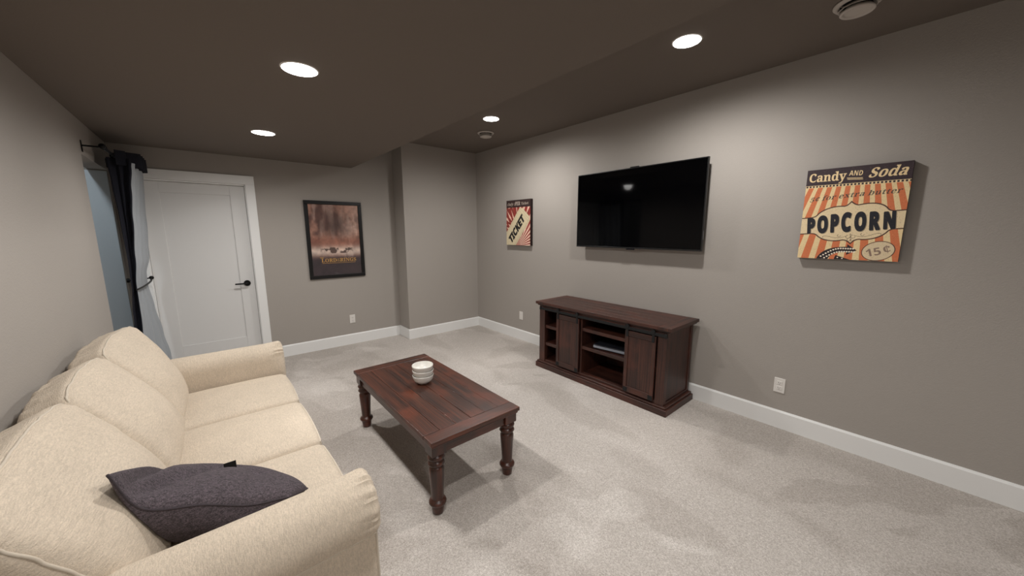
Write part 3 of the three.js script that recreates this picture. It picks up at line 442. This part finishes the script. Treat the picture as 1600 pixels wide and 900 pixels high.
// ---------------------------------------------------------------- sofa, along the left wall
{
  const t = thing('sofa', 'beige three-seat sofa with rolled arms and loose back cushions along the wall', 'sofa');
  const Z0 = -3.07, Z1 = -1.31, SW = (Z1 - Z0) / 3;
  const wr = fbm(7, 24, 3, 61), wl = fbm(4, 4, 3, 62);
  // frame
  part('base', bx(-0.57, 0.31, 0.05, 0.30, Z0 - 0.01, Z1 + 0.01, 0.015), sofaM, t);
  const backShape = softBlock(0.16, 0.74, Z1 - Z0 + 0.2, 0.06, 10, 20, 40, ([x, y, z]) => { const v = (y + 0.37) / 0.74; return [-0.505 - 0.035 * v + x * (1 - 0.25 * v), 0.06 + 0.74 * v, z + (Z0 + Z1) / 2]; });
  part('back_frame', backShape, sofaM, t);
  for (const x of [-0.5, 0.26]) for (const z of [Z0 - 0.08, Z1 + 0.08]) part('foot', bx(x - 0.03, x + 0.03, 0, 0.06, z - 0.03, z + 0.03, 0.004), tableDarkM, t);
  // rolled arms
  const armGeo = (zc, s) => {
    const R = 0.108, cy = 0.555, prof = []; prof.push([0.05, 0.05], [0.051, 0.2], [0.052, 0.35], [0.052, 0.452]);
    for (let a = -57; a <= 180; a += 6) prof.push([R * Math.cos(a * Math.PI / 180), cy + R * Math.sin(a * Math.PI / 180)]);
    prof.push([-0.108, 0.45], [-0.106, 0.3], [-0.1, 0.05]);
    // sections along x: from the wall forward, shrinking to the rounded, gathered front
    const xs = []; for (let i = 0; i <= 50; i++) xs.push([lerp(-0.57, 0.325, i / 50), 0]);
    for (let i = 1; i <= 8; i++) { const a = i / 8 * Math.PI / 2; xs.push([0.325 + 0.028 * Math.sin(a), 1 - Math.cos(a)]); }
    const P = [], UV = [], I = [], n = prof.length; let peri = 0; const per = prof.map((q, i) => i ? (peri += Math.hypot(q[0] - prof[i - 1][0], q[1] - prof[i - 1][1])) : 0);
    xs.forEach(([x, k], j) => prof.forEach(([z, y], i) => {
      const roll = sm(0.44, 0.5, y), c = [0 - 0.02 * (1 - roll), lerp(y * 0.9 + 0.02, cy, roll)], pleat = roll * 0.005 * Math.sin(i * 2.1 + 1.3 * Math.sin(i)) * sm(0.24, 0.34, x);
      const sag = 0.006 * (wl(x * 0.8 + 0.3, i / n) - 0.5) * roll, f = 1 - 0.26 * k; let zz = c[0] + (z - c[0]) * f, yy = c[1] + (y - c[1]) * (y < 0.44 ? 1 : f);
      const rr = Math.hypot(z, y - cy) || 1; if (roll > 0.5) { zz += z / rr * (pleat + sag); yy += (y - cy) / rr * (pleat + sag); }
      P.push(x, yy, zc + s * zz); UV.push(per[i], x);
    }));
    for (let j = 0; j < xs.length - 1; j++) for (let i = 0; i < n - 1; i++) { const a = j * n + i, b = a + 1, c = a + n, d = c + 1; s > 0 ? I.push(a, b, c, b, d, c) : I.push(a, c, b, b, c, d); }
    const base = (xs.length - 1) * n; const cen = P.length / 3; P.push(xs[xs.length - 1][0], 0.5, zc + s * -0.02); UV.push(0, 0);
    for (let i = 0; i < n; i++) { const a = base + i, b = base + (i + 1) % n; s > 0 ? I.push(cen, a, b) : I.push(cen, b, a); }
    const cb = P.length / 3; P.push(-0.57, 0.4, zc + s * -0.02); UV.push(0, 0); for (let i = 0; i < n; i++) { const a = i, b = (i + 1) % n; s > 0 ? I.push(cb, b, a) : I.push(cb, a, b); }
    for (let j = 0; j < xs.length - 1; j++) { const a = j * n, b = a + n, c = a + n - 1, d = b + n - 1; s > 0 ? I.push(a, b, c, b, d, c) : I.push(a, c, b, b, c, d); }
    const g = new THREE.BufferGeometry(); g.setAttribute('position', new THREE.Float32BufferAttribute(P, 3)); g.setAttribute('uv', new THREE.Float32BufferAttribute(UV, 2)); g.setIndex(I); g.computeVertexNormals(); return toCreasedNormals(g, 0.9);
  };
  for (const [zc, s] of [[-1.2, 1], [-3.18, -1]]) {
    const a = part('arm', armGeo(zc, s), sofaM, t);
    part('piping', [tube([V(-0.55, 0.458, zc + s * 0.054), V(-0.1, 0.458, zc + s * 0.055), V(0.345, 0.458, zc + s * 0.053)], 0.0042, 30), tube([V(0.347, 0.456, zc + s * 0.046), V(0.348, 0.25, zc + s * 0.045), V(0.348, 0.05, zc + s * 0.044)], 0.004, 20)], sofaWeltM, a);
  }
  // seat cushions
  for (let i = 0; i < 3; i++) {
    const zc = Z0 + SW * (i + 0.5), w = 0.60, h = 0.155, d = SW - 0.004, k = i * 1.7;
    const def = ([x, y, z]) => { const u = 2 * x / w, v = 2 * z / d, up = y > 0 ? 1 : 0.2; const puff = 0.03 * (1 - Math.pow(Math.abs(u), 2.4)) * (1 - Math.pow(Math.abs(v), 2.6)); return [x + 0.04 + 0.012 * (1 - v * v) * (u > 0.6 ? (u - 0.6) / 0.4 : 0), 0.375 + y + Math.sign(y) * puff * up + 0.006 * (wl(x + k, z + k) - 0.5) * (y > 0 ? 1 : 0), zc + z]; };
    const c = part('seat_cushion', softBlock(w, h, d, 0.036, 34, 14, 34, def), sofaM, t);
    const edge = []; const rr = 0.036, e = (x, z) => { const q = roundPoint([x, h / 2 - 0.012, z], [w / 2, h / 2, d / 2], rr); return V(...def(q)); };
    for (let q = 0; q <= 24; q++) edge.push(e(w / 2, lerp(-d / 2 + 0.012, d / 2 - 0.012, q / 24)));
    part('piping', tube(edge, 0.0042, 60), sofaWeltM, c);
  }
  // back cushions: leaning, plump, gathered along the top
  for (let i = 0; i < 3; i++) {
    const zc = Z0 + SW * (i + 0.5), w = 0.2, h = 0.50, d = SW + 0.012, k = i * 2.3 + 0.4, lean = 0.47 + [0.0, 0.015, -0.01][i];
    const def = ([x, y, z]) => {
      const u = 2 * x / w, s = 2 * y / h, v = 2 * z / d;
      let px = x * (1 - 0.2 * sm(-0.2, 1, s));
      const f = (1 - Math.pow(Math.abs(s), 2.2)) * (1 - Math.pow(Math.abs(v), 2.4));
      px += (u > 0 ? 0.055 : -0.012) * Math.abs(u) * f * (1 - 0.25 * s);
      const crown = 0.03 * (1 - v * v) * sm(0.2, 1, s); let py = y + crown + 0.012 * sm(0.7, 1, Math.abs(v)) * -1 * (s > 0.7 ? 1 : 0);
      const top = sm(0.55, 0.98, s) * sm(0.5, -0.6, u) + 0.4 * sm(0.6, 0.95, s) * sm(0, 1, u);                  // gathers on the boxing
      const gather = (wr(u * 0.15 + k, z * 1.3 + k) - 0.5) * 0.022 * top; py += gather;
      const soft = (wl(y * 1.5 + k, z * 1.5 + k) - 0.5) * 0.016 * (u > 0 ? 1 : 0.2) * (1 - Math.abs(s) * 0.6); px += soft;
      const near = sm(0.75, 1, Math.abs(v)) * (wr(z * 0.3 + k, y * 3 + k) - 0.5) * 0.012; px += near * (u > 0 ? 1 : 0);
      const out = i === 0 ? sm(0, -1, v) : i === 2 ? sm(0, 1, v) : 0, ln = lean - 0.09 * out * (i === 0 ? 1.3 : 0.3), zo = (i === 0 ? -0.1 * sm(-0.5, 0.5, s) : 0.05 + 0.055 * (s + 1)) * out;
      const cs = Math.cos(ln), sn = Math.sin(ln); return [-0.385 + px * cs - py * sn, 0.672 + px * sn + py * cs, zc + z + zo];
    };
    const c = part('back_cushion', softBlock(w, h, d, 0.045, 26, 48, 90, def), sofaM, t);
    // welt round the front face
    const loop = [], rr = 0.045, a = w / 2 - 0.013, ring = [], hy = h / 2, hz = d / 2;
    const N = 22; for (let q = 0; q < N; q++) ring.push([lerp(-hy + 0.03, hy - 0.03, q / N), hz]); for (let q = 0; q < N; q++) ring.push([hy, lerp(hz - 0.03, -hz + 0.03, q / N)]); for (let q = 0; q < N; q++) ring.push([lerp(hy - 0.03, -hy + 0.03, q / N), -hz]); for (let q = 0; q < N; q++) ring.push([-hy, lerp(-hz + 0.03, hz - 0.03, q / N)]);
    for (const [y, z] of ring) loop.push(V(...def(roundPoint([a, y, z], [w / 2, hy, hz], rr))));
    part('piping', tube(loop, 0.0038, 200, true), sofaWeltM, c);
  }
}
// ---------------------------------------------------------------- charcoal pillow in the near corner of the sofa
{ // a slumped square cover: near edge (v = 0) hangs along the arm, far edge (v = 1) rests on the seat
  const O = V(-0.08, 0.60, -1.53), N = 64, n1 = fbm(3, 3, 3, 71), n2 = fbm(5, 5, 3, 72), up = V(0.36, 0.80, -0.48).normalize();
  const near = new THREE.CatmullRomCurve3([V(-0.276, 0.845, -1.385), V(-0.223, 0.716, -1.379), V(-0.097, 0.666, -1.368), V(0.02, 0.59, -1.385), V(0.125, 0.57, -1.375)]);
  const far = new THREE.CatmullRomCurve3([V(-0.245, 0.69, -1.62), V(-0.165, 0.58, -1.765), V(-0.04, 0.53, -1.735), V(0.10, 0.515, -1.60), V(0.195, 0.52, -1.455)]);
  const line = (u, v, a, b, w) => { const dx = b[0] - a[0], dy = b[1] - a[1], l2 = dx * dx + dy * dy, t = Math.min(1, Math.max(0, ((u - a[0]) * dx + (v - a[1]) * dy) / l2)), d = Math.hypot(u - a[0] - t * dx, v - a[1] - t * dy); return Math.exp(-d * d / (w * w)); };
  const pt = (u, v, s) => {
    const p = near.getPoint(u).lerp(far.getPoint(u), v), e = Math.max(0, 16 * u * (1 - u) * v * (1 - v)), k = Math.pow(e, 0.45);
    let h = s > 0 ? 0.072 * k : -0.03 * k; const sag = s < 0 ? Math.pow(Math.min(1, v / 0.22), 0.5) * Math.pow(Math.min(1, 4 * u * (1 - u) + 0.12 * (u < 0.5 ? 1 : 0)), 0.5) * Math.pow(1 - v, 0.9) : 0;
    if (s > 0) {
      h -= 0.046 * k * line(u, v, [0.16, 0.05], [0.50, 0.75], 0.07) + 0.02 * k * line(u, v, [0.72, 0.1], [0.68, 0.6], 0.06) + 0.04 * k * line(u, v, [0.1, 0.1], [0.16, 0.9], 0.05) + 0.012 * k * line(u, v, [0.86, 0.2], [0.8, 0.8], 0.04);
      h += 0.022 * (n1(u * 0.6, v * 0.6) - 0.5) * k + 0.010 * (n2(u * 0.6, v * 0.6) - 0.5) * k;
    } else h += 0.03 * (n1(u * 0.7 + 0.2, v * 0.7) - 0.5) * k + 0.016 * k * line(u, v, [0.1, 0.0], [0.35, 0.5], 0.07);
    return p.addScaledVector(up, h).add(V(0.01 * sag, -0.13 * sag, 0.03 * sag)).sub(O);
  };
  scene.updateMatrixWorld(true);
  const cushion = scene.getObjectByName('sofa').getObjectByName('back_cushion_002'), ray = new THREE.Raycaster();
  const clear = (p) => {                                                    // pressed against cushion, arm and seat, not into them
    p = p.clone().add(O);
    if (p.x < -0.14) { ray.set(V(0.5, p.y, p.z), V(-1, 0, 0)); const h = ray.intersectObject(cushion, false)[0]; if (h && h.point.x > p.x - 0.006) p.x = h.point.x + 0.006; }
    p.y = Math.max(p.y, 0.497);
    const dz = p.z + 1.2, dy = p.y - 0.555, d = Math.hypot(dz, dy); if (d < 0.119 && p.y > 0.5) { p.z = -1.2 + dz / d * 0.119; p.y = 0.555 + dy / d * 0.119; }
    if (p.y <= 0.56) p.z = Math.min(p.z, -1.319);
    return p.sub(O);
  };
  const side = (s) => { const P = [], UV = [], I = []; for (let j = 0; j <= N; j++) for (let i = 0; i <= N; i++) { const f = (t) => 0.5 - 0.5 * Math.cos(t / N * Math.PI), u = f(i), v = f(j); P.push(...clear(pt(u, v, s)).toArray()); UV.push(u * 0.46, v * 0.42); } for (let j = 0; j < N; j++) for (let i = 0; i < N; i++) { const A = j * (N + 1) + i, B = A + 1, C = A + N + 1, D = C + 1; s > 0 ? I.push(A, B, C, B, D, C) : I.push(A, C, B, B, C, D); } const g = new THREE.BufferGeometry(); g.setAttribute('position', new THREE.Float32BufferAttribute(P, 3)); g.setAttribute('uv', new THREE.Float32BufferAttribute(UV, 2)); g.setIndex(I); g.computeVertexNormals(); return g; };
  const t = thing('throw_pillow', 'dark charcoal grey throw pillow slumped against the sofa arm', 'pillow', O.toArray());
  part('cover', [uvs(side(1)), uvs(side(-1))], pillowM, t);
  const seam = []; for (let k = 0; k < 120; k++) { const q = k / 30, e = Math.floor(q), f = q - e; const [u, v] = [[f, 0], [1, f], [1 - f, 1], [0, 1 - f]][e]; seam.push(clear(pt(u, v, 1))); }
  part('seam', tube(seam, 0.0032, 300, true, 6), pillowM, t);
  const tp = pt(0.53, 0.74, 1).add(V(0, 0.004, -0.01));
  part('tag', bx(tp.x - 0.016, tp.x + 0.022, tp.y - 0.001, tp.y + 0.03, tp.z - 0.012, tp.z - 0.010, 0), std({ color: 0x17130f, roughness: 0.8 }), t).userData.label = 'small dark sewn-in tag';
}
// ---------------------------------------------------------------- curtain, rod and hold-back beside the door
{
  const RX = -0.512, RY = 2.112;
  const r = thing('curtain_rod', 'black curtain rod on a wall bracket over the opening beside the door', 'curtain rod');
  part('pole', rod(V(RX, RY, -4.0), V(RX, RY, -4.885), 0.0095), blackMetalM, r);
  part('finial', [new THREE.SphereGeometry(0.02, 20, 14).scale(1, 1, 1.25).translate(RX, RY, -3.985), rod(V(RX, RY, -4.02), V(RX, RY, -3.995), 0.014)], blackMetalM, r);
  for (const z of [-4.03, -4.87]) part('bracket', [bx(XL, XL + 0.005, RY - 0.045, RY + 0.035, z - 0.012, z + 0.012, 0.002), rod(V(XL + 0.003, RY, z), V(RX, RY, z), 0.006), new THREE.TorusGeometry(0.0135, 0.004, 8, 20).translate(RX, RY, z)], blackMetalM, r);
  const c = thing('curtain', 'navy curtain with pale grey-blue inner face, tied back beside the white door', 'curtain');
  // widths by height
  const yN = [[0.02, 0.0], [0.55, 0], [1.03, 0], [2.13, 0]];
  const xl = (y) => table([[0.02, -0.585], [0.53, -0.567], [0.8, -0.55], [1.04, -0.531], [1.28, -0.527], [1.6, -0.532], [1.85, -0.54], [2.09, -0.55]], y);
  const xr = (y) => table([[0.02, -0.535], [0.53, -0.515], [0.8, -0.505], [1.04, -0.503], [1.28, -0.482], [1.6, -0.458], [1.85, -0.438], [2.02, -0.418], [2.09, -0.41]], y);
  const xf = (y) => table([[0.02, -0.385], [0.29, -0.40], [0.53, -0.43], [0.8, -0.462], [1.03, -0.482], [1.1, -0.478], [1.28, -0.44], [1.6, -0.42], [2.09, -0.395]], y);
  const ZN = -4.36, ZFar = -4.84, cloth = 0.004;
  const sheet = (nu, nv, f) => {                                            // closed thin sheet
    const P = [], UV = [], I = [], row = (nu + 1) * 2;
    for (let j = 0; j <= nv; j++) { for (const s of [1, -1]) for (let i = 0; i <= nu; i++) { const u = i / nu, [x, y, z] = f(u, j / nv), [x2, , z2] = f(Math.min(1, u + 0.004), j / nv), [x1, , z1] = f(Math.max(0, u - 0.004), j / nv), l = Math.hypot(x2 - x1, z2 - z1) || 1; P.push(x - (z2 - z1) / l * cloth / 2 * s, y, z + (x2 - x1) / l * cloth / 2 * s); UV.push(u * 0.9, y); } }
    const id = (j, s, i) => j * row + s * (nu + 1) + i;
    for (let j = 0; j < nv; j++) { for (let i = 0; i < nu; i++) { I.push(id(j, 0, i), id(j + 1, 0, i), id(j, 0, i + 1), id(j, 0, i + 1), id(j + 1, 0, i), id(j + 1, 0, i + 1)); I.push(id(j, 1, i), id(j, 1, i + 1), id(j + 1, 1, i), id(j, 1, i + 1), id(j + 1, 1, i + 1), id(j + 1, 1, i)); } for (const i of [0, nu]) I.push(id(j, 0, i), id(j, 1, i), id(j + 1, 0, i), id(j, 1, i), id(j + 1, 1, i), id(j + 1, 0, i)); }
    for (const j of [0, nv]) for (let i = 0; i < nu; i++) I.push(id(j, 0, i), id(j, 0, i + 1), id(j, 1, i), id(j, 0, i + 1), id(j, 1, i + 1), id(j, 1, i));
    const g = new THREE.BufferGeometry(); g.setAttribute('position', new THREE.Float32BufferAttribute(P, 3)); g.setAttribute('uv', new THREE.Float32BufferAttribute(UV, 2)); g.setIndex(I); return toCreasedNormals(flat(g), 0.9);
  };
  const Y0 = 0.02, Y1 = 2.09;
  part('navy_face', sheet(60, 70, (u, v) => { const y = lerp(Y0, Y1, v), x = lerp(xl(y), xr(y), u); return [x, y, ZN + 0.012 * Math.sin(u * 15 + 0.5) * (0.5 + 0.5 * sm(1.0, 1.9, y)) - 0.03 * (1 - Math.abs(2 * u - 1))]; }), navyM, c).userData.label = 'deep navy leading fold';
  part('pale_face', sheet(140, 80, (u, v) => {
    const y = lerp(Y0, Y1 - 0.03, v), tie = Math.exp(-Math.pow((y - 1.04) / 0.12, 2)), below = sm(1.0, 0.5, y);
    const amp = 0.011 * (1 - 0.7 * tie) * (1 + 0.9 * below), x = lerp(xr(y), xf(y), Math.pow(u, 0.9));
    return [x + amp * Math.sin(u * 20 + 0.8 * Math.sin(y * 2)) * sm(0, 0.1, u) * sm(1.0, 0.9, u), y, lerp(ZN, ZFar, u) + 0.012 * Math.sin(u * 21)];
  }), paleM, c).userData.label = 'pale grey-blue side facing the room';
  part('header', sheet(90, 6, (u, v) => { const y = lerp(2.035, 2.15, v), th = u; return [RX + 0.016 + lerp(0, 0.085, sm(0, 0.3, th)) + 0.026 * (1 + Math.sin(u * 30)) * sm(0, 0.1, u), y, lerp(-4.33, ZFar, u)]; }), navyM, c);
  part('grommet', [-4.42, -4.52, -4.62, -4.72, -4.8].map((z) => new THREE.TorusGeometry(0.02, 0.005, 8, 20).translate(RX, RY, z)), blackMetalM, c);
  const h = thing('curtain_holdback', 'black hook-shaped holdback pulling the curtain to the wall', 'curtain holdback');
  part('hook', tube([V(-0.506, 1.02, -4.30), V(-0.495, 1.018, -4.33), V(-0.478, 1.022, -4.42), V(-0.458, 1.032, -4.55), V(-0.445, 1.045, -4.72), V(-0.45, 1.06, -4.80)], 0.0075, 50), blackMetalM, h);
  part('knob', new THREE.SphereGeometry(0.018, 18, 12).translate(-0.447, 1.066, -4.81), blackMetalM, h);
  part('stem', [rod(V(XL, 1.045, -4.885), V(-0.6, 1.045, -4.885), 0.02), tube([V(-0.605, 1.045, -4.885), V(-0.52, 1.05, -4.88), V(-0.447, 1.066, -4.81)], 0.006, 24)], blackMetalM, h);
}
shadowy(scene);
renderer.render(scene, camera);
